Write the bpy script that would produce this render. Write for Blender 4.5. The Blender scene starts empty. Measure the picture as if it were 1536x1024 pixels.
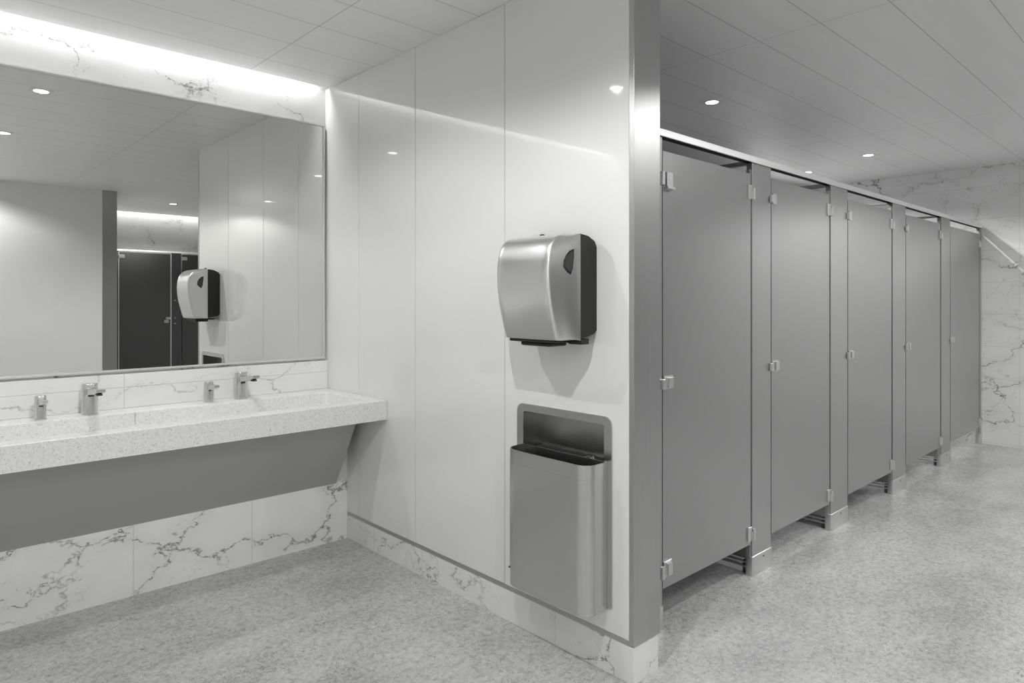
import bpy, bmesh, math, random
from mathutils import Vector, Matrix

S = bpy.context.scene
COL = S.collection
random.seed(4)

# ------------------------------------------------------------------ camera
CAM = Vector((-1.978, -3.805, 1.40)); YAW = 0.7510
cam_d = bpy.data.cameras.new('camera'); cam = bpy.data.objects.new('camera', cam_d)
COL.objects.link(cam); S.camera = cam
cam.location = CAM; cam.rotation_euler = (math.pi / 2, 0, -YAW)
cam_d.sensor_width = 36; cam_d.lens = 1003.85 / 1536 * 36
cam_d.shift_y = -(512 - 449.4) / 1536
cam_d.clip_start = .02

# ------------------------------------------------------------------ world, exposure
w = bpy.data.worlds.new('world'); S.world = w; w.use_nodes = True
w.node_tree.nodes['Background'].inputs[0].default_value = (0, 0, 0, 1)
w.node_tree.nodes['Background'].inputs[1].default_value = 0
S.view_settings.view_transform = 'Standard'; S.view_settings.look = 'None'
S.view_settings.exposure = 0.0; S.view_settings.gamma = 1.0
S.cycles.use_denoising = True; S.cycles.denoising_prefilter = 'ACCURATE'
S.cycles.max_bounces = 14; S.cycles.diffuse_bounces = 8; S.cycles.glossy_bounces = 8
S.cycles.sample_clamp_indirect = 6.0
LAMP = 37.0          # watts of each downlight
STRIP = 44.0         # emission of the cove strips
BEAM = math.radians(152)

H = 2.695            # ceiling height
XL = -2.80           # left wall of the wash room
XF = 5.82            # far wall of the stall room
YS = -2.158          # front of the stall row
WT = .160            # thickness of the partition wall
WE = -2.336          # its free end
YB = -5.30           # wall behind the camera
YO = -7.35           # wall at the back of the opposite stalls
YI = -.45            # wall at the back of the stalls

# ------------------------------------------------------------------ tagging
def tag(o, label=None, cat=None, group=None, kind=None):
    if label: o['label'] = label
    if cat: o['category'] = cat
    if group: o['group'] = group
    if kind: o['kind'] = kind
    return o
def empty(name, loc, label=None, cat=None, group=None):
    o = bpy.data.objects.new(name, None); COL.objects.link(o); o.location = loc
    o.empty_display_size = .05
    return tag(o, label, cat, group)
def obj(name, bm, mat, parent=None, smooth=False):
    """link a bmesh given in world coordinates; children keep their world place"""
    me = bpy.data.meshes.new(name)
    bmesh.ops.recalc_face_normals(bm, faces=bm.faces[:])
    bm.to_mesh(me); bm.free()
    me.materials.append(mat)
    o = bpy.data.objects.new(name, me); COL.objects.link(o)
    if smooth:
        me.polygons.foreach_set('use_smooth', [True] * len(me.polygons))
        me.set_sharp_from_angle(angle=math.radians(35))
    if parent is not None:
        o.parent = parent
        q = parent; off = Vector((0, 0, 0))
        while q is not None: off += q.location; q = q.parent
        me.transform(Matrix.Translation(-off))
    else:
        # origin at the base centre of the mesh
        xs = [v.co.x for v in me.vertices]; ys = [v.co.y for v in me.vertices]; zs = [v.co.z for v in me.vertices]
        c = Vector(((min(xs) + max(xs)) / 2, (min(ys) + max(ys)) / 2, min(zs)))
        me.transform(Matrix.Translation(-c)); o.location = c
    return o
def struct(name, bm, mat, parent=None, smooth=False):
    o = obj(name, bm, mat, parent, smooth)
    if parent is None: o['kind'] = 'structure'
    return o
def copy_thing(src, loc, label, group=None):
    r = src.copy(); COL.objects.link(r); r.location = loc
    r['label'] = label
    if group: r['group'] = group
    for ch in [c for c in COL.objects if c.parent == src]:
        d = ch.copy(); COL.objects.link(d); d.parent = r
        for g in [c for c in COL.objects if c.parent == ch]:
            e = g.copy(); COL.objects.link(e); e.parent = d
    return r

# ------------------------------------------------------------------ shapes
def join(bm, other):
    me = bpy.data.meshes.new('tmp'); other.to_mesh(me); other.free(); bm.from_mesh(me); bpy.data.meshes.remove(me)
def box(bm, x0, x1, y0, y1, z0, z1, bev=0, seg=2):
    b = bmesh.new(); bmesh.ops.create_cube(b, size=1)
    for v in b.verts:
        v.co = Vector(((x0 + x1) / 2 + v.co.x * (x1 - x0), (y0 + y1) / 2 + v.co.y * (y1 - y0), (z0 + z1) / 2 + v.co.z * (z1 - z0)))
    if bev: bmesh.ops.bevel(b, geom=b.edges[:], offset=bev, segments=seg, affect='EDGES', profile=.5)
    join(bm, b); return bm
def B(*a, **k): return box(bmesh.new(), *a, **k)
def rrect(a0, a1, b0, b1, r, n=6):
    """rounded rectangle loop, 4*(n+1) points, counter-clockwise; r may be a 4-tuple (a1b1, a0b1, a0b0, a1b0)"""
    rs = r if isinstance(r, (tuple, list)) else (r,) * 4
    pts = []
    for k, (ca, cb, sa, sb) in enumerate(((a1, b1, 1, 1), (a0, b1, -1, 1), (a0, b0, -1, -1), (a1, b0, 1, -1))):
        rr = max(rs[k], 1e-4); ox, oy = ca - sa * rr, cb - sb * rr
        for i in range(n + 1):
            t = math.pi / 2 * (k + i / n)
            pts.append((ox + rr * math.cos(t), oy + rr * math.sin(t)))
    return pts
def put(axis, p, d):
    """2-D point p and depth d along the axis -> 3-D. axis x: p=(y,z); y: p=(x,z); z: p=(x,y)"""
    if axis == 'x': return Vector((d, p[0], p[1]))
    if axis == 'y': return Vector((p[0], d, p[1]))
    return Vector((p[0], p[1], d))
def loft(bm, axis, loops, cap0=True, cap1=True):
    """loops: list of (pts, depth)"""
    rings = [[bm.verts.new(put(axis, p, d)) for p in pts] for pts, d in loops]
    n = len(rings[0])
    for a, b in zip(rings, rings[1:]):
        for i in range(n):
            bm.faces.new((a[i], a[(i + 1) % n], b[(i + 1) % n], b[i]))
    if cap0: bm.faces.new(rings[0])
    if cap1: bm.faces.new(rings[-1])
    return rings
def tube(bm, axis, c, r0, d0, d1, n=24, bev=0, r1=None):
    r1 = r0 if r1 is None else r1
    def circ(r): return [(c[0] + r * math.cos(2 * math.pi * i / n), c[1] + r * math.sin(2 * math.pi * i / n)) for i in range(n)]
    s = 1 if d1 > d0 else -1
    if bev:
        loft(bm, axis, [(circ(r0 - bev), d0), (circ(r0), d0 + s * bev), (circ(r1), d1 - s * bev), (circ(r1 - bev), d1)])
    else: loft(bm, axis, [(circ(r0), d0), (circ(r1), d1)])
    return bm
def frame_ring(bm, axis, outer, inner, d0, d1):
    """flat ring between two loops with equal counts, depth d0..d1"""
    loft(bm, axis, [(outer, d0), (outer, d1), (inner, d1), (inner, d0), (outer, d0)], False, False)
    bmesh.ops.remove_doubles(bm, verts=bm.verts[:], dist=1e-6)
    return bm

# ------------------------------------------------------------------ materials
def newmat(name):
    m = bpy.data.materials.new(name); m.use_nodes = True
    nt = m.node_tree; p = nt.nodes['Principled BSDF']
    return m, nt, p
def N(nt, t, **k):
    n = nt.nodes.new(t)
    for a, v in k.items(): setattr(n, a, v)
    return n
def L(nt, a, b): nt.links.new(a, b)
def math_node(nt, op, a, b=None, c=None, clamp=False):
    n = N(nt, 'ShaderNodeMath', operation=op); n.use_clamp = clamp
    for i, v in enumerate((a, b, c)):
        if v is None: continue
        if isinstance(v, (int, float)): n.inputs[i].default_value = v
        else: L(nt, v, n.inputs[i])
    return n.outputs[0]
def ramp(nt, src, stops, interp='LINEAR'):
    n = N(nt, 'ShaderNodeValToRGB'); n.color_ramp.interpolation = interp
    e = n.color_ramp.elements
    while len(e) < len(stops): e.new(.5)
    for i, (pos, v) in enumerate(stops):
        e[i].position = pos; e[i].color = (v, v, v, 1) if isinstance(v, (int, float)) else (*v, 1)
    L(nt, src, n.inputs[0]); return n.outputs[0]
def world_pos(nt):
    g = N(nt, 'ShaderNodeNewGeometry'); return g.outputs['Position']
def noise(nt, vec, scale, detail=2, rough=.5, dist=0):
    n = N(nt, 'ShaderNodeTexNoise'); n.inputs['Scale'].default_value = scale; n.inputs['Detail'].default_value = detail
    n.inputs['Roughness'].default_value = rough; n.inputs['Distortion'].default_value = dist
    if vec is not None: L(nt, vec, n.inputs['Vector'])
    return n.outputs['Fac']
def mapping(nt, vec, scale=(1, 1, 1), loc=(0, 0, 0)):
    n = N(nt, 'ShaderNodeMapping'); n.inputs['Scale'].default_value = scale; n.inputs['Location'].default_value = loc
    L(nt, vec, n.inputs['Vector']); return n.outputs[0]
def mixc(nt, fac, a, b):
    n = N(nt, 'ShaderNodeMix', data_type='RGBA')
    for s, v in ((n.inputs[0], fac), (n.inputs[6], a), (n.inputs[7], b)):
        if isinstance(v, (int, float)): s.default_value = v
        elif isinstance(v, tuple): s.default_value = (*v, 1) if len(v) == 3 else v
        else: L(nt, v, s)
    return n.outputs[2]
def plain(name, col, rough=.5, metal=0, ior=1.45):
    m, nt, p = newmat(name)
    col = (col, col, col * .985) if isinstance(col, (int, float)) else col
    p.inputs['Base Color'].default_value = (*col, 1); p.inputs['Roughness'].default_value = rough
    p.inputs['Metallic'].default_value = metal; p.inputs['IOR'].default_value = ior
    return m
def joint_mask(nt, coord, pitch, off, width):
    """1 on lines at off + k*pitch"""
    a = math_node(nt, 'SUBTRACT', coord, off)
    b = math_node(nt, 'PINGPONG', a, pitch / 2)
    # pingpong: 0 at multiples of pitch
    return math_node(nt, 'LESS_THAN', b, width / 2)

def make_marble(name, vx=None, vz=None, base=.82, offs=(0, 0, 0), vein_axis='x', amount=1.0, rough=.16, thr=0):
    m, nt, p = newmat(name)
    pos = world_pos(nt)
    mp = mapping(nt, pos, (1, 1, 1.5), offs)
    # turbulence that bends the veins
    tn = N(nt, 'ShaderNodeTexNoise'); tn.inputs['Scale'].default_value = 2.6; tn.inputs['Detail'].default_value = 7
    tn.inputs['Roughness'].default_value = .62; L(nt, mp, tn.inputs['Vector'])
    sub = N(nt, 'ShaderNodeVectorMath', operation='SUBTRACT'); L(nt, tn.outputs['Color'], sub.inputs[0]); sub.inputs[1].default_value = (.5, .5, .5)
    sc = N(nt, 'ShaderNodeVectorMath', operation='SCALE'); L(nt, sub.outputs[0], sc.inputs[0]); sc.inputs['Scale'].default_value = .55
    ad = N(nt, 'ShaderNodeVectorMath', operation='ADD'); L(nt, mp, ad.inputs[0]); L(nt, sc.outputs[0], ad.inputs[1])
    warped = ad.outputs[0]
    # main veins: cell walls of a warped voronoi, broken by a mask
    vo = N(nt, 'ShaderNodeTexVoronoi', feature='DISTANCE_TO_EDGE'); vo.inputs['Scale'].default_value = 1.75; L(nt, warped, vo.inputs['Vector'])
    n1 = noise(nt, mp, 3.2, 4, .6)
    width = math_node(nt, 'MULTIPLY', ramp(nt, n1, ((.40, 0.0), (.68, 1.0))), .026)
    width = math_node(nt, 'ADD', width, .003)
    v1 = math_node(nt, 'DIVIDE', vo.outputs['Distance'], width)
    v1 = math_node(nt, 'SUBTRACT', 1.0, v1, clamp=True)
    grit = ramp(nt, noise(nt, mp, 30, 5, .75), ((.40, 0.0), (.52, 1.0)))
    mask = ramp(nt, noise(nt, mp, 2.1, 3, .5, .4), ((.42 - thr, 0.0), (.54 - thr, 1.0)))
    v1 = math_node(nt, 'MULTIPLY', v1, mask)
    v1 = math_node(nt, 'MULTIPLY', v1, grit)
    # fine crackle
    vo2 = N(nt, 'ShaderNodeTexVoronoi', feature='DISTANCE_TO_EDGE'); vo2.inputs['Scale'].default_value = 5.0; L(nt, warped, vo2.inputs['Vector'])
    v2 = math_node(nt, 'SUBTRACT', 1.0, math_node(nt, 'DIVIDE', vo2.outputs['Distance'], .016), clamp=True)
    mask2 = ramp(nt, noise(nt, mp, 4.3, 3, .55, .3), ((.54 - thr, 0.0), (.66 - thr, 1.0)))
    v2 = math_node(nt, 'MULTIPLY', math_node(nt, 'MULTIPLY', v2, mask2), math_node(nt, 'MULTIPLY', grit, .55))
    # soft clouds near the veins
    soft = math_node(nt, 'SUBTRACT', 1.0, math_node(nt, 'DIVIDE', vo.outputs['Distance'], .16), clamp=True)
    soft = math_node(nt, 'MULTIPLY', math_node(nt, 'MULTIPLY', soft, mask), .16)
    veins = math_node(nt, 'MULTIPLY', math_node(nt, 'ADD', v1, v2, clamp=True), amount)
    cloud = ramp(nt, noise(nt, mp, 1.6, 5, .55, .8), ((.3, base * .93), (.7, base)))
    c = mixc(nt, math_node(nt, 'MULTIPLY', soft, amount), cloud, (.42, .42, .41))
    c = mixc(nt, math_node(nt, 'MULTIPLY', veins, .92), c, (.17, .17, .165))
    sep = N(nt, 'ShaderNodeSeparateXYZ'); L(nt, pos, sep.inputs[0])
    j = None
    if vx: j = joint_mask(nt, sep.outputs['X' if vein_axis == 'x' else 'Y'], vx[0], vx[1], .0030)
    if vz:
        k = joint_mask(nt, sep.outputs['Z'], vz[0], vz[1], .0030)
        j = k if j is None else math_node(nt, 'MAXIMUM', j, k)
    if j is not None: c = mixc(nt, math_node(nt, 'MULTIPLY', j, .55), c, (.40, .40, .39))
    L(nt, c, p.inputs['Base Color']); p.inputs['Roughness'].default_value = rough
    return m

def make_steel(name, col=.45, rough=.36, grain=(90, 90, 1.2), aniso=.0, bump=.002, streak=.03, rv=.04):
    m, nt, p = newmat(name)
    pos = world_pos(nt)
    n1 = noise(nt, mapping(nt, pos, grain), 3, 3, .6)
    n2 = noise(nt, pos, 1.1, 2, .5)
    c = ramp(nt, n1, ((.2, (col * (1 - streak),) * 3), (.8, (col * (1 + streak),) * 3)))
    L(nt, c, p.inputs['Base Color']); p.inputs['Metallic'].default_value = 1
    r = math_node(nt, 'ADD', math_node(nt, 'MULTIPLY', n1, rv), rough - rv / 2 - .02)
    r = math_node(nt, 'ADD', r, math_node(nt, 'MULTIPLY', n2, .04))
    L(nt, r, p.inputs['Roughness'])
    if aniso:
        p.inputs['Anisotropic'].default_value = aniso
        t = N(nt, 'ShaderNodeCombineXYZ'); t.inputs[2].default_value = 1.0
        L(nt, t.outputs[0], p.inputs['Tangent'])
    if not bump: return m
    b = N(nt, 'ShaderNodeBump'); b.inputs['Strength'].default_value = bump; b.inputs['Distance'].default_value = .01
    L(nt, n1, b.inputs['Height']); L(nt, b.outputs[0], p.inputs['Normal'])
    return m

def make_floor():
    m, nt, p = newmat('speckled_floor')
    pos = world_pos(nt)
    big = noise(nt, mapping(nt, pos, (1.0, 1.6, 1)), 1.6, 6, .66, .2)
    base = ramp(nt, big, ((.30, .39), (.50, .51), (.70, .60)))
    mid = ramp(nt, noise(nt, pos, 34, 5, .78, .3), ((.36, .62), (.50, .90), (.62, 1.0)))
    mm = N(nt, 'ShaderNodeMix', data_type='RGBA', blend_type='MULTIPLY'); mm.inputs[0].default_value = .9
    L(nt, base, mm.inputs[6]); L(nt, mid, mm.inputs[7])
    sp = noise(nt, pos, 105, 3, .62, 1.6)
    clump = ramp(nt, noise(nt, pos, 5, 4, .65), ((.38, .30), (.60, 1.0)))
    dark = math_node(nt, 'MULTIPLY', ramp(nt, sp, ((.38, 1.0), (.425, 0.0))), clump)
    c = mixc(nt, math_node(nt, 'MULTIPLY', dark, .85), mm.outputs[2], (.15, .15, .145))
    lite = math_node(nt, 'MULTIPLY', ramp(nt, noise(nt, mapping(nt, pos, (1, 1, 1), (3, 7, 1)), 80, 3, .6, 1), ((.54, 0.0), (.62, 1.0))), .35)
    c = mixc(nt, lite, c, (.70, .70, .69))
    L(nt, c, p.inputs['Base Color'])
    r = ramp(nt, big, ((.3, .15), (.7, .27))); L(nt, r, p.inputs['Roughness'])
    return m

def make_counter():
    m, nt, p = newmat('speckled_counter')
    pos = world_pos(nt)
    sp = noise(nt, pos, 185, 2, .5, .6)
    dark = math_node(nt, 'MULTIPLY', ramp(nt, sp, ((.33, 1.0), (.375, 0.0))), .65)
    sp2 = noise(nt, pos, 75, 3, .7)
    c = ramp(nt, sp2, ((.35, .67), (.6, .77)))
    c = mixc(nt, dark, c, (.28, .28, .27))
    L(nt, c, p.inputs['Base Color']); p.inputs['Roughness'].default_value = .30
    return m

def make_ceiling():
    m, nt, p = newmat('ceiling_panels')
    pos = world_pos(nt)
    sep = N(nt, 'ShaderNodeSeparateXYZ'); L(nt, pos, sep.inputs[0])
    X, Y = sep.outputs['X'], sep.outputs['Y']
    side = math_node(nt, 'GREATER_THAN', X, .08)
    W = .0042
    left = math_node(nt, 'MAXIMUM', joint_mask(nt, Y, .30, -.265, W), joint_mask(nt, X, 2.4, -.484, W))
    right = math_node(nt, 'MAXIMUM', joint_mask(nt, Y, .30, -1.90, W), joint_mask(nt, X, 2.4, 1.215, W * .8))
    a = math_node(nt, 'MULTIPLY', left, math_node(nt, 'SUBTRACT', 1.0, side))
    j = math_node(nt, 'ADD', a, math_node(nt, 'MULTIPLY', right, side))
    n = noise(nt, mapping(nt, pos, (.6, 6, 1)), 2, 2)
    c = ramp(nt, n, ((.3, .78), (.7, .81)))
    c = mixc(nt, math_node(nt, 'MULTIPLY', j, .62), c, (.20, .20, .20))
    L(nt, c, p.inputs['Base Color']); p.inputs['Roughness'].default_value = .38
    return m

def emit(name, strength, col=(1, .995, .98)):
    m, nt, p = newmat(name)
    p.inputs['Base Color'].default_value = (.8, .8, .8, 1)
    p.inputs['Emission Color'].default_value = (*col, 1); p.inputs['Emission Strength'].default_value = strength
    return m

M = {}
M['marble_back'] = make_marble('marble_back', None, None, base=.83, offs=(2.3, .4, .1))
M['marble_splash'] = make_marble('marble_splash', (.5555, -.555), (.66, .962), base=.83, offs=(4.4, .9, 1.7), amount=.6, thr=.02)
M['marble_low'] = make_marble('marble_low', (.5635, -.563), None, base=.83, offs=(5.1, 1.4, 2.6), amount=1.1)
M['marble_far'] = make_marble('marble_far', (.60, -2.46), (.31, .02), base=.80, offs=(7.7, 3.2, .9), vein_axis='y', amount=1.35, thr=.06)
M['marble_base'] = make_marble('marble_base', (.46, -.10), None, base=.78, offs=(1.7, 9.2, 4.0), vein_axis='y', amount=1.1, thr=.06)
M['steel_door'] = make_steel('steel_door', .46, .29, aniso=0)
M['steel_pilaster'] = make_steel('steel_pilaster', .48, .29)
M['steel_cap'] = make_steel('steel_cap', .50, .35, aniso=0, bump=.012, streak=.06)
M['steel_bin'] = plain('steel_bin', .60, .26, 1)
M['steel_light'] = make_steel('steel_light', .70, .30, grain=(20, 20, 20))
M['steel_rail'] = make_steel('steel_rail', .92, .45, grain=(1, 30, 30))
M['steel_tap'] = make_steel('steel_tap', .62, .24, grain=(60, 60, 3))
M['steel_dispenser'] = make_steel('steel_dispenser', .74, .30, grain=(60, 2, 60), bump=.005, streak=.02)
M['silver_paint'] = plain('silver_paint', .60, .32, .75)
M['panel'] = plain('white_gloss_panel', .71, .035, 0, 1.62)
M['wall_core'] = plain('grey_core', .06, .6)
M['white_wall'] = plain('white_wall', .78, .07)
M['black'] = plain('black_plastic', .014, .38)
M['dark'] = plain('dark_grey', .05, .5)
M['apron'] = plain('grey_laminate', .42, .32)
M['steel_dark'] = make_steel('steel_dark', .10, .38, aniso=.3)
M['mirror'] = plain('mirror_glass', .74, .004, 1.0)
M['trim'] = plain('brushed_trim', .46, .34, .8)
M['trim_white'] = plain('white_lamp_trim', .75, .4)
M['floor'] = make_floor(); M['counter'] = make_counter(); M['ceiling'] = make_ceiling()
M['lamp'] = emit('lamp_face', 14.0); M['strip'] = emit('led_strip', STRIP)

# ------------------------------------------------------------------ room shell
struct('floor', B(XL - .1, XF + .1, YO - .1, .12, -.06, 0), M['floor'])
bm = bmesh.new()
box(bm, XL - .1, .08, YB - .1, -.038, H, H + .03)                  # wash room
box(bm, .08, XF + .1, YO + .055, YI + .1, H, H + .03)              # stall room
box(bm, XL - .1, .08, YO + .055, YB - .1, H, H + .03)
box(bm, XL - .1, XF + .1, YO - .1, .12, H + .16, H + .19)          # slab over the light slots
struct('ceiling', bm, M['ceiling'])
struct('wall_back', B(XL - .1, .08, 0.006, .12, 0, H + .16), M['marble_back'])
bm = B(XL - .1, 0, -.267, .006, 0, .735)
struct('wall_back_lower', bm, M['marble_low'])
struct('trim_3', B(XL, -.001, -.030, .0055, .8575, 1.028, bev=.001), M['marble_splash'])
struct('wall_left', B(XL - .1, XL, YB - .1, .12, 0, H + .16), M['white_wall'])
struct('wall_front', B(XL - .1, -.002, YB - .12, YB, 0, H + .16), M['white_wall'])
struct('wall_front_side', B(-.12, .018, YO - .05, YB - .12, 0, H + .16), M['white_wall'])
struct('trim_2', B(-.122, .032, YB - .14, YB + .004, .0, H, bev=.002), M['steel_cap'])
struct('wall_far', B(XF, XF + .1, YO - .1, YI + .2, 0, H + .16), M['marble_far'])
struct('wall_right_back', B(WT, XF + .1, YI, YI + .1, 0, H + .16), M['marble_far'])
struct('wall_opposite', B(-.1, XF + .1, YO - .1, YO, 0, H + .16), make_marble('marble_opposite', (.60, .3), (.31, .02), base=.80, offs=(3.3, 8, .2)))

# partition wall between the sinks and the stalls
wall = empty('wall_middle', (.08, -1.2, 0)); wall['kind'] = 'structure'
bm = bmesh.new()
RY0, RY1, RZ0, RZ1 = -2.205, -1.757, .262, .934                 # hole for the recessed bin
core = [rrect(WE + .006, -.0, .14, H, .0), rrect(RY0, RY1, RZ0, RZ1, .012)]
for a, b in ((.012, .148),):
    frame_ring(bm, 'x', rrect(WE + .0225, .10, .002, H, 0), rrect(RY0, RY1, RZ0, RZ1, .012), a, b)
obj('wall_core', bm, M['wall_core'], wall)
seams = [.005, -.396, -.960, -1.639, WE + .022]
for i in range(4):
    y1, y0 = seams[i] - .0019, seams[i + 1] + .0019
    if i < 3: bm = B(0, .013, y0, y1, .156, H - .001, bev=.0006, seg=1)
    else:
        bm = bmesh.new(); frame_ring(bm, 'x', rrect(y0, y1, .156, H - .001, 0), rrect(RY0, RY1, RZ0, RZ1, .012), 0, .013)
    obj('wall_panel', bm, M['panel'], wall)
bm = bmesh.new()
box(bm, -.002, WT, WE, WE + .022, .140, H - .001, bev=.0012)
obj('end_cap', bm, M['steel_cap'], wall)
obj('base_rail', B(-.001, .012, WE + .016, -.267, .136, .155, bev=.0008), M['trim'], wall)
obj('stall_side_panel', B(.148, WT, WE + .022, YI, .002, H - .001), M['steel_door'], wall)
bm = B(0, WT - .006, WE + .004, -.267, .0, .136, bev=.0012)
struct('baseboard_middle', bm, M['marble_base'])
struct('baseboard_front', B(XL, -.123, YB, YB + .014, 0, .136, bev=.001), M['marble_base'])
struct('baseboard_left', B(XL, XL + .014, YB + .014, -.267, 0, .136, bev=.001), M['marble_base'])

# ------------------------------------------------------------------ lights of the room
def led(name, x0, x1, y0, y1, label):
    t = empty(name, ((x0 + x1) / 2, (y0 + y1) / 2, H + .12), label, 'cove light', 'hidden strip lights in the ceiling slots')
    obj('channel', B(x0, x1, y0 - .003, y1 + .003, H + .058, H + .16), M['trim_white'], t)
    obj('diffuser', B(x0 + .002, x1 - .002, y0, y1, H + .052, H + .0585), M['strip'], t)
led('cove_light', XL + .02, -.090, -.034, .000, 'long white strip light in the ceiling slot washing the marble above the sink mirror')
led('cove_light', .03, XF - .05, YO + .012, YO + .048, 'long white strip light in the ceiling slot above the opposite row of stalls')

def lamp_body(loc, label):
    t = empty('downlight', loc, label, 'ceiling light', 'square recessed downlights')
    x, y, z = loc
    bm = bmesh.new()
    frame_ring(bm, 'z', rrect(x - .058, x + .058, y - .058, y + .058, .003, 7), rrect(x - .040, x + .040, y - .040, y + .040, .0399, 7), z - .003, z)
    obj('trim_ring', bm, M['trim_white'], t)
    bm = bmesh.new(); tube(bm, 'z', (x, y), .0398, z - .0022, z, 32)
    obj('lamp_face', bm, M['lamp'], t)
    return t
LAMPS = [
 (-1.28, -1.25, 'square downlight in the wash room ceiling nearest the sinks, seen in the mirror top left', 1.0),
 (-1.317, -2.71, 'square downlight in the wash room ceiling seen at the left edge of the mirror', 1.0),
 (-1.69, -4.85, 'square downlight in the wash room ceiling farthest from the sinks, behind the viewer', .8),
 (1.974, -1.493, 'square downlight over the first stalls, nearest the steel wall end', .14),
 (4.446, -1.60, 'square downlight over the far stalls, close to the marble far wall', .50),
 (4.85, -.885, 'small square downlight just showing above the stall head rail', .15),
 (.848, -5.96, 'square downlight over the corridor, seen in the mirror above the dark stall doors', 1.0),
 (3.2, -4.40, 'square downlight over the middle of the stall corridor', 1.25),
 (1.60, -3.42, 'square downlight over the corridor near the steel wall end', 1.2),
 (5.1, -4.00, 'square downlight over the far end of the stall corridor', 1.2),
]
first = None
for x, y, lab, k in LAMPS:
    loc = (x, y, H)
    if first is None: first = t = lamp_body(loc, lab)
    else: t = copy_thing(first, loc, lab)
    ld = bpy.data.lights.new('downlight_beam', 'SPOT'); ld.energy = LAMP * k; ld.shadow_soft_size = .008
    ld.spot_size = BEAM; ld.spot_blend = .35; ld.color = (1, 1, .99)
    lo = bpy.data.objects.new('downlight_beam', ld); COL.objects.link(lo); lo.location = (0, 0, -.0095); lo.parent = t

# ------------------------------------------------------------------ mirror
mir = empty('wall_mirror', ((XL - .012) / 2, 0, 1.044), 'large wide mirror in a thin steel frame above the long sink counter', 'mirror')
MZ0, MZ1, MX1 = 1.040, 2.468, -.016
obj('glass', B(XL + .01, MX1 - .008, -.012, .0055, MZ0 + .010, MZ1 - .008), M['mirror'], mir)
bm = bmesh.new()
frame_ring(bm, 'y', rrect(XL + .001, MX1, MZ0, MZ1, .001, 2), rrect(XL + .012, MX1 - .008, MZ0 + .010, MZ1 - .008, .001, 2), -.020, .0055)
obj('frame', bm, plain('mirror_frame', .72, .38, .6), mir)

# ------------------------------------------------------------------ counter with trough
CT, CB, CF = .857, .752, -.695
t = empty('sink_counter', (-1.4, -.35, CB), 'long white speckled stone sink counter with a rectangular trough basin under the mirror', 'sink counter')
bm = bmesh.new()
outer = rrect(XL + .001, -.0012, CF, .0045, .0006, 6)
outer_b = rrect(XL + .004, -.0042, CF + .003, .0015, .0006, 6)
inn = lambda g: rrect(XL + .09 + g, -.085 - g, -.600 + g, -.185 - g, .03, 6)
loft(bm, 'z', [(outer, CB), (outer, CT - .003), (outer_b, CT), (inn(-.004), CT), (inn(0), CT - .004), (inn(.010), CT - .075), (inn(.03), CT - .087)])
obj('countertop', bm, M['counter'], t, smooth=True)
obj('basin_joint', B(-1.102, -1.1, -.1952, -.1840, CT - .06, CT - .004), plain('joint_sealant', .45, .6), t)

bm = bmesh.new()
def slab_pts(pts, x0, x1):
    a = [bm.verts.new((x0, *q)) for q in pts]; b = [bm.verts.new((x1, *q)) for q in pts]
    n = len(pts); bm.faces.new(a); bm.faces.new(b)
    for i in range(n): bm.faces.new((a[i], a[(i + 1) % n], b[(i + 1) % n], b[i]))
slab_pts([(-.515, .7515), (-.268, .335), (-.268, .370), (-.485, .7515)], XL + .001, -.072)
ap = obj('apron_panel', bm, M['apron']); tag(ap, 'grey slanted apron panel hanging under the sink counter', 'panel')
bm = bmesh.new()
box(bm, -.075, -.058, -.47, -.455, .735, .7515, bev=.001); box(bm, -.075, -.050, -.472, -.452, .729, .736, bev=.001)
tag(obj('mounting_clip', bm, M['dark']), 'tiny dark clip under the right end of the sink counter', 'clip')

# ------------------------------------------------------------------ taps
def tap(kind, x, y, wid, hgt, length, rise, label, cat, group, sp_h=.029, sp_w=.040, at=.74):
    t = empty(kind, (x, y, CT), label, cat, group)
    bm = bmesh.new(); r = wid / 2
    lo = lambda g: rrect(x - r + g, x + r - g, y - r * .8 + g, y + r * .8 - g, (r * .42, r * .42, r * .72, r * .72), 6)
    loft(bm, 'z', [(lo(-.002), CT), (lo(-.002), CT + .004), (lo(0), CT + .005), (lo(0), CT + hgt - .002), (lo(.002), CT + hgt)])
    obj('body', bm, M['steel_tap'], t, smooth=True)
    # spout: a flat bar with a chamfered tip reaching over the basin
    bm = bmesh.new(); z0 = CT + hgt * at
    ys = [y - r * .4, y - r * .8 - .01, y - length * .72, y - length]
    hs = [sp_h, sp_h, sp_h * .85, sp_h * .5]; ws = [sp_w, sp_w, sp_w * .96, sp_w * .9]
    rings = []
    for i, (yy, hh, ww) in enumerate(zip(ys, hs, ws)):
        top = z0 + rise * (y - yy) / length + sp_h / 2
        bot = top - hh
        rings.append(([(x - ww / 2, bot), (x + ww / 2, bot), (x + ww / 2, top), (x - ww / 2, top)], yy))
    loft(bm, 'y', rings)
    bmesh.ops.bevel(bm, geom=bm.edges[:], offset=.0015, segments=1, affect='EDGES')
    obj('spout', bm, M['steel_tap'], t)
    if kind == 'faucet':
        obj('aerator', B(x - .011, x + .011, y - length * .90, y - length * .76, z0 + rise * .8 - sp_h * .5 + .001, z0 + rise * .8 - sp_h * .2), M['dark'], t)
    obj('neck', B(x - sp_w * .3, x + sp_w * .3, y - r * .86, y - r * .5, z0 - sp_h * .5 - .007, z0 - sp_h * .4), M['dark'], t)
    obj('sensor_cap', B(x - r * .45, x + r * .45, y - r * .86, y - r * .55, CT + hgt - .016, CT + hgt - .004, bev=.001), M['silver_paint'], t)
    return t
tap('faucet', -1.275, -.115, .064, .145, .225, .018, 'tall steel faucet on the counter, nearer the left edge of the photo', 'faucet', 'sink faucets')
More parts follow.
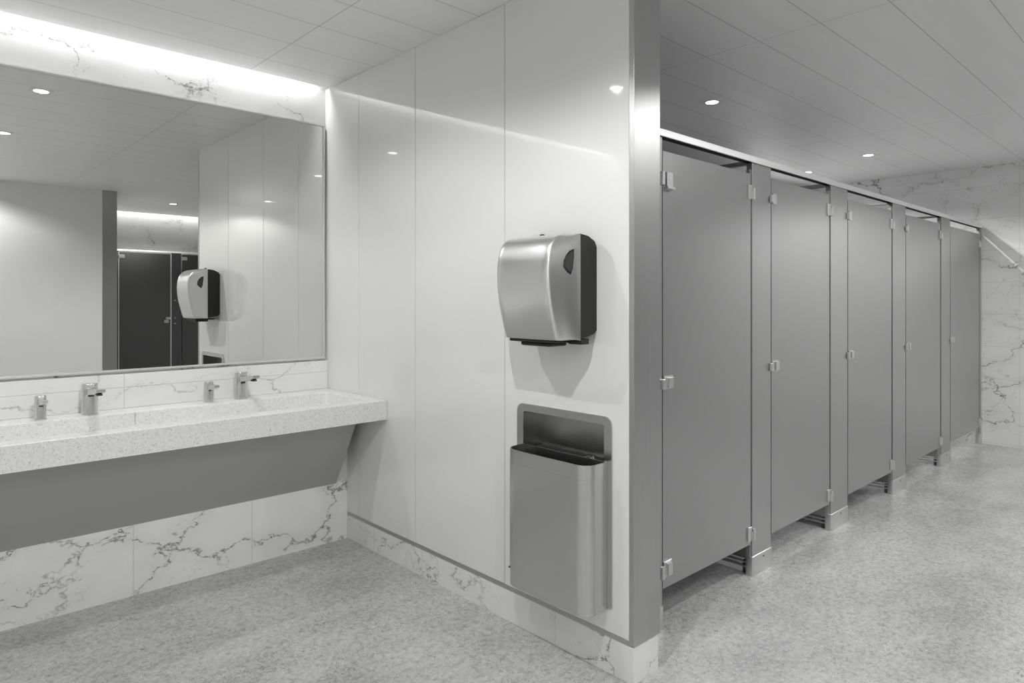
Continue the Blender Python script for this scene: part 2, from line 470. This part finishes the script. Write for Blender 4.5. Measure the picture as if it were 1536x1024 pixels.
tap('faucet', -.557, -.105, .062, .145, .205, .022, 'tall steel faucet on the counter, nearer the white panel wall', 'faucet', 'sink faucets')
tap('soap_dispenser', -1.470, -.125, .044, .108, .122, .006, 'short steel soap dispenser left of the tall faucet at the left edge of the photo', 'soap dispenser', 'counter soap dispensers', sp_h=.028, sp_w=.026, at=.74)
tap('soap_dispenser', -.728, -.105, .044, .108, .122, .006, 'short steel soap dispenser left of the faucet nearer the white panel wall', 'soap dispenser', 'counter soap dispensers', sp_h=.028, sp_w=.026, at=.74)

# ------------------------------------------------------------------ paper towel dispenser
D0, D1 = -2.163, -1.815        # side planes (right, left)
t = empty('paper_towel_dispenser', (-.05, (D0 + D1) / 2, 1.25), 'brushed silver paper towel dispenser with black back on the white wall above the bin', 'paper towel dispenser')
bm = bmesh.new()
def chs(y):  # chassis profile in x,z
    return [bm.verts.new((a, y, b)) for a, b in ((-.0005, 1.285), (-.0005, 1.600), (-.012, 1.622), (-.05, 1.640), (-.097, 1.646), (-.097, 1.254), (-.05, 1.262), (-.012, 1.272))]
a, b = chs(D0 + .003), chs(D1 - .003)
bm.faces.new(a); bm.faces.new(b)
for i in range(len(a)): bm.faces.new((a[i], a[(i + 1) % len(a)], b[(i + 1) % len(a)], b[i]))
obj('back_housing', bm, M['black'], t)
# cover: ridge profile (x depth, z) lofted across, with soft concave cheeks
RID = [(-.097, 1.649), (-.135, 1.647), (-.168, 1.640), (-.196, 1.624), (-.217, 1.599), (-.230, 1.563), (-.236, 1.52), (-.236, 1.47), (-.231, 1.42), (-.222, 1.37), (-.209, 1.32), (-.196, 1.275), (-.189, 1.256), (-.180, 1.2495), (-.14, 1.249), (-.097, 1.249)]
def dens(P, k=3):
    out = []
    n = len(P)
    for i in range(n - 1):
        p0, p1, p2, p3 = P[max(i - 1, 0)], P[i], P[i + 1], P[min(i + 2, n - 1)]
        for j in range(k):
            s = j / k
            out.append(tuple(.5 * ((2 * p1[c]) + (-p0[c] + p2[c]) * s + (2 * p0[c] - 5 * p1[c] + 4 * p2[c] - p3[c]) * s * s + (-p0[c] + 3 * p1[c] - 3 * p2[c] + p3[c]) * s ** 3) for c in range(2)))
    out.append(P[-1]); return out
RD = dens(RID)
NR = len(RD)
cx_, cz_ = -.097, 1.449
def prof(scale, lift=0):
    """profile pulled toward the centre line"""
    out = []
    for (px, pz) in RD:
        dx, dz = px - cx_, pz - cz_
        out.append((cx_ + dx * scale, cz_ + dz * (1 - (1 - scale) * .12)))
    return out
yc = (D0 + D1) / 2; hw = (D1 - D0) / 2
st = []   # (y offset from the centre, profile)
RW = hw - .036                                     # ridge line
for side in (-1, 1):
    pass
def stations():
    L_ = []
    L_.append((hw - .0000, 'flat', 0))
    for k, f in ((hw - .0015, .06), (hw - .006, .22), (hw - .014, .45), (hw - .023, .66), (hw - .030, .82), (hw - .034, .93), (hw - .037, .985), (hw - .041, 1.005), (hw - .047, 1.006), (hw - .052, .995), (hw - .058, .990), (hw - .08, .995), (hw - .12, .999), (0.0, 1.002)):
        L_.append((k, 'p', f))
    return L_
sts = stations()
full = [(+a, k, f) for a, k, f in sts] + [(-a, k, f) for a, k, f in reversed(sts[:-1])]
bm = bmesh.new(); rows = []
for off, k, f in full:
    P = prof(max(f, 0.0)) if k == 'p' else prof(0.0)
    if k == 'flat': P = [(cx_, pz_) for _, pz_ in RD]
    # keep the cheek edge as long as the housing: vertical extent unchanged
    row = []
    for i, (px, pz) in enumerate(P):
        z0 = RD[i][1]
        z = cz_ + (z0 - cz_) * (1 if f > .9 or k == 'flat' else (1 - .02 * math.sin(math.pi * f)))
        row.append(bm.verts.new((px, yc + off, z)))
    rows.append(row)
for a, b in zip(rows, rows[1:]):
    for i in range(NR - 1): bm.faces.new((a[i], a[i + 1], b[i + 1], b[i]))
bmesh.ops.remove_doubles(bm, verts=bm.verts[:], dist=1e-5)
cover = obj('cover', bm, M['steel_dispenser'], t)
cover.data.polygons.foreach_set('use_smooth', [True] * len(cover.data.polygons))
cover.data.set_sharp_from_angle(angle=math.radians(50))
# cheek surface lookup for the viewing windows
def cheek(x, z, side):
    # find f such that the profile at height z reaches x
    best = min(RD[2:-4], key=lambda q: abs(q[1] - z)); full_dx = best[0] - cx_
    f = (x - cx_) / full_dx
    pts = [(0.0, hw), (.06, hw - .0015), (.22, hw - .006), (.45, hw - .014), (.66, hw - .023), (.82, hw - .030), (.93, hw - .034), (1, hw - .038)]
    for (f0, h0), (f1, h1) in zip(pts, pts[1:]):
        if f <= f1: return yc + side * (h0 + (h1 - h0) * (f - f0) / (f1 - f0))
    return yc + side * pts[-1][1]
for side in (-1, 1):
    for name, g, mat, d in (('window_rim', 0, M['black'], .0016), ('window', .0045, M['dark'], .0028)):
        bm = bmesh.new()
        W0 = [(-.128, 1.588), (-.128, 1.56), (-.134, 1.515), (-.142, 1.492), (-.156, 1.500), (-.173, 1.520), (-.170, 1.545), (-.160, 1.565), (-.146, 1.580)]
        cxw = sum(q[0] for q in W0) / len(W0); czw = sum(q[1] for q in W0) / len(W0)
        sc_ = 1 - g / .022
        W = [(cxw + (q[0] - cxw) * sc_, czw + (q[1] - czw) * sc_) for q in W0]
        vi = [bm.verts.new((q[0], cheek(q[0], q[1], side) - side * .004, q[1])) for q in W]
        vo = [bm.verts.new((q[0], cheek(q[0], q[1], side) + side * d, q[1])) for q in W]
        bm.faces.new(vi); bm.faces.new(vo)
        for i in range(len(W)): bm.faces.new((vi[i], vi[(i + 1) % len(W)], vo[(i + 1) % len(W)], vo[i]))
        obj(name, bm, mat, t)
bm = bmesh.new(); box(bm, -.085, -.060, -1.955, -1.925, 1.640, 1.652, bev=.002); box(bm, -.079, -.066, -1.948, -1.932, 1.650, 1.660, bev=.0015)
obj('lock', bm, M['black'], t)
bm = bmesh.new()
box(bm, -.176, -.03, D0 + .06, D1 - .045, 1.238, 1.2495, bev=.003)
box(bm, -.160, -.06, D0 + .10, D1 - .09, 1.222, 1.240, bev=.008)
box(bm, -.090, -.04, D0 + .006, D0 + .07, 1.232, 1.254, bev=.004)
obj('paper_chute', bm, M['black'], t)

# ------------------------------------------------------------------ waste bin
t = empty('waste_receptacle', (0, -1.98, .235), 'stainless steel waste bin recessed in the white wall under the paper towel dispenser', 'waste bin')
bm = bmesh.new()
frame_ring(bm, 'x', rrect(-2.236, -1.724, .246, .961, (.035, .035, .004, .004), 8), rrect(-2.200, -1.762, .272, .930, .010, 8), -.006, -.0004)
obj('wall_frame', bm, M['steel_bin'], t, smooth=True)
bm = bmesh.new()   # niche let into the wall
r2 = rrect(-2.2002, -1.7618, .2722, .9298, .010, 8)
rings = loft(bm, 'x', [(r2, -.004), (r2, .105)], False, True)
obj('niche', bm, M['steel_door'], t, smooth=True)
bm = bmesh.new()   # front body, a rounded U that stands proud of the wall
def ubin(g, back):
    f = -.122
    return rrect(f + g, back, -2.214 + g, -1.768 - g, (.0005, .062 - g, .050 - g, .0005), 10)
RT, RB_ = .792, .236
loft(bm, 'z', [(ubin(.002, -.0065), RB_), (ubin(0, -.0065), RB_ + .002), (ubin(0, -.0065), RT - .055), (ubin(-.0015, -.0065), RT - .054), (ubin(-.0015, -.0065), RT), (ubin(.003, -.012), RT), (ubin(.003, -.012), RB_ + .02)], True, True)
obj('body', bm, M['steel_bin'], t, smooth=True)
bm = bmesh.new()   # dark inner liner, open at the top
def lin(g): return rrect(-.112 + g, .095 - g, -2.190 + g, -1.775 - g, .03, 6)
loft(bm, 'z', [(lin(0), .775), (lin(0), .30), (lin(.006), .306), (lin(.003), .775), (lin(0), .775)], False, False)
bmesh.ops.remove_doubles(bm, verts=bm.verts[:], dist=1e-6)
ln = bm
bm2 = ln; bm2.faces.new([v for v in bm2.verts if abs(v.co.z - .306) < 1e-4][:4]) if False else None
box(ln, -.108, .09, -2.186, -1.78, .298, .304)
obj('liner', ln, M['dark'], t)
bm = bmesh.new(); box(bm, .094, .100, -2.198, -1.766, .772, .778); obj('liner_rim', bm, M['steel_bin'], t)
bm = bmesh.new(); pr = None
def wire(bm, pts, r, n=6):
    for (p, q) in zip(pts, pts[1:]):
        p, q = Vector(p), Vector(q); d = (q - p); ln_ = d.length
        if ln_ < 1e-6: continue
        rot = d.to_track_quat('Z', 'Y').to_matrix().to_4x4()
        bmesh.ops.create_cone(bm, segments=n, radius1=r, radius2=r, depth=ln_ + r, cap_ends=True, matrix=Matrix.Translation((p + q) / 2) @ rot)
pts = [(.070 + .010 * math.sin(a * 1.7), -2.085 + .020 * math.cos(a) + .004 * a, .758 + .016 * math.sin(a)) for a in [i * .7 for i in range(14)]]
wire(bm, pts, .0012)
wire(bm, [(.085, -2.07, .776), (.06, -2.10, .765), (.05, -2.125, .748), (.062, -2.13, .735)], .0016)
obj('wire_catch', bm, M['silver_paint'], t)

# ------------------------------------------------------------------ stalls
PT = .030                     # panel thickness
DZ0, DZ1 = .166, 2.036
RZ_0, RZ_1 = 2.093, 2.124
DOORS = [(.440, 1.207), (1.433, 2.181), (2.474, 3.272), (3.590, 4.455), (4.766, 5.735)]
PILS = [(1.2215, 1.4235), (2.200, 2.4615), (3.297, 3.574), (4.486, 4.746), (5.757, 5.815)]
which = ['first stall door, nearest the steel wall end', 'second stall door from the steel wall end', 'middle door of the five stalls in the row',
         'fourth stall door, second from the marble far wall', 'last stall door, next to the marble far wall']
def plate(bm, x0, x1, z0, z1, y, d=.005): box(bm, x0, x1, y - d, y, z0, z1, bev=.0012, seg=1)
HW = []      # hardware that belongs to the posts: (post index, name, builder)
def hinge_leaf(xe, z, y, hh=.036):
    bm = bmesh.new(); plate(bm, xe - .042, xe - .0065, z - hh, z + hh, y, .008)
    box(bm, xe - .012, xe - .0065, y - .014, y - .001, z - hh, z + hh * .3, bev=.001); return bm
def hinge_bracket(xe, z, y, hh=.036):
    bm = bmesh.new(); box(bm, xe - .0045, xe + .014, y - .016, y - .0015, z - hh, z + hh * .62, bev=.003); return bm
def latch_mesh(xe, z, y, w=.062, hh=.028):
    """square keeper plate on the door right of the gap"""
    bm = bmesh.new(); plate(bm, xe + .006, xe + .010 + w, z - hh, z + hh, y, .006)
    box(bm, xe + .022, xe + w * .95, y - .018, y - .005, z - hh * .8, z + hh * .8, bev=.002); return bm
def stop_mesh(xe, z, y, hh=.028):
    bm = bmesh.new(); box(bm, xe - .024, xe - .003, y - .020, y - .0015, z - hh * .92, z + hh * .7, bev=.004); return bm
def bracket_mesh(xe, z, y):
    """box bracket with an open face at the top left of the first doors"""
    bm = bmesh.new()
    plate(bm, xe + .010, xe + .075, z - .042, z + .034, y, .004)
    box(bm, xe + .010, xe + .066, y - .022, y - .003, z - .042, z - .032, bev=.001)
    box(bm, xe + .012, xe + .018, y - .016, y - .003, z - .032, z + .030, bev=.001)
    tube(bm, 'y', (xe + .046, z + .004), .0035, y - .0055, y - .0038, 10)
    return bm
mid_z = [1.046, 1.050, 1.050, 1.050, 1.050]
for i, (x0, x1) in enumerate(DOORS):
    t = empty('stall_door', ((x0 + x1) / 2, YS + PT / 2, DZ0), 'grey brushed steel toilet stall door, ' + which[i], 'stall door', 'main row of stall doors')
    obj('door_panel', B(x0, x1, YS, YS + PT * .85, DZ0, DZ1, bev=.0015), M['steel_door'], t)
    for z in (1.942, .222):
        obj('hinge', hinge_leaf(x1 + .0065, z, YS), M['steel_light'], t)
        HW.append((i + 1, 'hinge_bracket', hinge_bracket, (x1 + .0095, z, YS)))
    obj('latch', latch_mesh(x0 - .004, mid_z[i], YS), M['steel_light'], t)
    HW.append((i, 'strike', stop_mesh, (x0 - .006, mid_z[i], YS)))
    if i == 0:
        obj('bracket', bracket_mesh(x0 - .004, 1.915, YS), M['steel_light'], t)
        obj('bracket', latch_mesh(x0 - .004, .248, YS, w=.055, hh=.034), M['steel_light'], t)
        HW.append((0, 'strike', stop_mesh, (x0 - .006, 1.918, YS, .036)))
        HW.append((0, 'strike', stop_mesh, (x0 - .006, .248, YS, .034)))
    elif i < 4:
        bm = bmesh.new(); plate(bm, x0 + .004, x0 + .040, 1.905, 1.960, YS, .009)
        obj('bracket', bm, M['steel_light'], t)
        HW.append((i, 'strike', stop_mesh, (x0 - .006, 1.932, YS, .026)))
pw = ['between the first and second stall doors', 'between the second and middle stall doors', 'between the middle and fourth stall doors',
      'between the fourth and last stall doors', 'narrow one at the marble far wall']
def pilaster(x0, x1, y, label, group, slim=False, facing=-1):
    t = empty('stall_pilaster', ((x0 + x1) / 2, y + PT / 2, 0), label, 'stall post', group)
    obj('post_panel', B(x0, x1, y - .001, y + PT, .012, 2.094, bev=.0015), M['steel_pilaster'], t)
    bm = bmesh.new(); g = .004
    xx1 = x1 + (g if not slim else 0)
    loft(bm, 'z', [(rrect(x0 - g, xx1, y - g - .001, y + PT + g, .004, 3), .0005), (rrect(x0 - g, xx1, y - g - .001, y + PT + g, .004, 3), .098), (rrect(x0 - g + .002, xx1 - .002, y - g + .001, y + PT + g - .002, .004, 3), .100)])
    obj('shoe', bm, M['steel_light'], t, smooth=True)
    if not slim:
        bm = bmesh.new(); tube(bm, 'y', ((x0 + x1) / 2 + .01, .078), .004, y - .0075, y - .004, 10); obj('screw', bm, M['dark'], t)
    obj('door_stop', B(x0 - .0095, x0 - .0012, y + PT * .25, y + PT * .9, .10, 2.06), M['steel_light'], t)
    return t
posts = []
for i, (x0, x1) in enumerate(PILS):
    posts.append(pilaster(x0, x1, YS, 'grey steel stall post with bright shoe, ' + pw[i], 'main row of stall posts', slim=(i == 4)))
# hidden post by the wall end
tt = empty('stall_pilaster', (.3, YS + PT / 2, 0), 'steel stall post just behind the steel end of the white wall', 'stall post', 'main row of stall posts')
obj('post_panel', B(WT + .001, .4335, YS - .001, YS + PT, .012, 2.094, bev=.0015), M['steel_pilaster'], tt)
obj('shoe', B(WT + .0005, .4365, YS - .005, YS + PT + .004, .0005, .1, bev=.003), M['steel_light'], tt)
posts.insert(0, tt)
for k, name, fn, args in HW: obj(name, fn(*args), M['steel_light'], posts[k])
# head rail
hr = empty('head_rail', (3, YS, RZ_0), 'pale aluminium head rail running along the top of the main stall row', 'head rail')
obj('rail_face', B(WT + .001, XF - .001, YS - .012, YS - .004, RZ_0, RZ_1, bev=.0015), M['steel_rail'], hr)
bm = bmesh.new()
box(bm, WT + .001, XF - .001, YS - .004, YS + .040, RZ_1 - .012, RZ_1 - .001)
box(bm, WT + .001, XF - .001, YS + .034, YS + .040, RZ_0 + .004, RZ_1 - .012)
box(bm, WT + .001, XF - .001, YS - .004, YS + .002, RZ_0 + .002, RZ_1 - .012)
obj('rail_channel', bm, M['dark'], hr)
# partitions between the stalls
for i, (x0, x1) in enumerate(PILS[:4]):
    xc = x0 + .035
    t = empty('stall_partition', (xc, -1.3, .05), 'steel partition panel behind the stall post ' + pw[i], 'stall partition', 'partitions between the stalls')
    obj('partition_panel', B(xc - .010, xc + .010, YI + .0005, YS + PT + .0005, .072, DZ1 - .04, bev=.001), M['steel_pilaster'], t)
    bm = bmesh.new()
    box(bm, xc - .016, xc + .016, YI + .0005, YS + .041, RZ_0 - .001, RZ_0 + .018)
    obj('brace_bar', bm, M['steel_door'], t)
    bm = bmesh.new()
    for zz in (.030, .052): box(bm, xc - .02, xc + .004, YS + PT + .005, YI, zz, zz + .009, bev=.002)
    box(bm, xc - .012, xc + .012, YI - .02, YI - .0005, .0, .065); 
    obj('floor_rail', bm, M['steel_light'], t)
    obj('rail_foot', B(xc - .018, xc + .006, YS + PT + .006, YS + PT + .03, .0005, .064), M['dark'], t)

# opposite row, seen in the mirror
YF = -6.90
OD = [(.412, 1.085), (1.245, 1.915)]; OP = [(.035, .403), (1.100, 1.233), (1.930, XF - .001)]
ol = ['seen whole in the mirror next to the steel corner', 'half hidden behind the mirrored paper towel dispenser']
for i, (x0, x1) in enumerate(OD):
    t = empty('stall_door', ((x0 + x1) / 2, YF - PT / 2, .166), 'dark steel stall door of the opposite row, ' + ol[i], 'stall door', 'opposite row of stall doors')
    obj('door_panel', B(x0, x1, YF - PT, YF, DZ0, 2.075, bev=.0015), M['steel_dark'], t)
    for xs in ((x1 + .001, x1 + .010), (x0 - .007, x0 - .001))[:2 - i]: obj('bright_gap_strip', B(xs[0], xs[1], YF - PT, YF + .0005, DZ0, 2.075), M['steel_rail'], t)  # pale strips added in the door gaps, imitating the bright line of each gap
    for z in (2.015, .25):
        bm = bmesh.new(); box(bm, x0 - .004, x0 + .070, YF - .001, YF + .010, z - .024, z + .024, bev=.002)
        obj('hinge', bm, M['steel_light'], t)
    bm = bmesh.new()
    box(bm, x1 - .090, x1 - .030, YF, YF + .020, 1.060, 1.105, bev=.003); box(bm, x1 - .070, x1 - .002, YF + .004, YF + .026, 1.112, 1.142, bev=.004)
    obj('latch', bm, M['steel_light'], t)
for i, (x0, x1) in enumerate(OP):
    t = empty('stall_pilaster', ((x0 + x1) / 2, YF - PT / 2, 0), 'dark steel post of the opposite stall row, ' + ('at the steel corner', 'between the two mirrored doors', 'wide one right of the mirrored doors')[i], 'stall post', 'opposite row of stall posts')
    obj('post_panel', B(x0, x1, YF - PT, YF + .001, .012, 2.090, bev=.0015), M['steel_dark'], t)
    obj('shoe', B(x0 - .002, x1 + .002 if i < 2 else x1, YF - PT - .003, YF + .005, .0005, .1, bev=.002), M['steel_light'], t)
    if i == 1:
        for z in (1.39, 1.13, 1.05):
            bm = bmesh.new(); tube(bm, 'y', (x0 + .045, z), .009, YF + .001, YF + .008, 12)
            obj('keeper', bm, M['steel_light'], t)
hr = empty('head_rail', (3, YF, 2.09), 'pale head rail along the top of the opposite stall row, seen in the mirror', 'head rail')
obj('rail_face', B(.033, XF - .001, YF - .036, YF + .010, 2.0905, 2.115, bev=.0015), M['steel_rail'], hr)
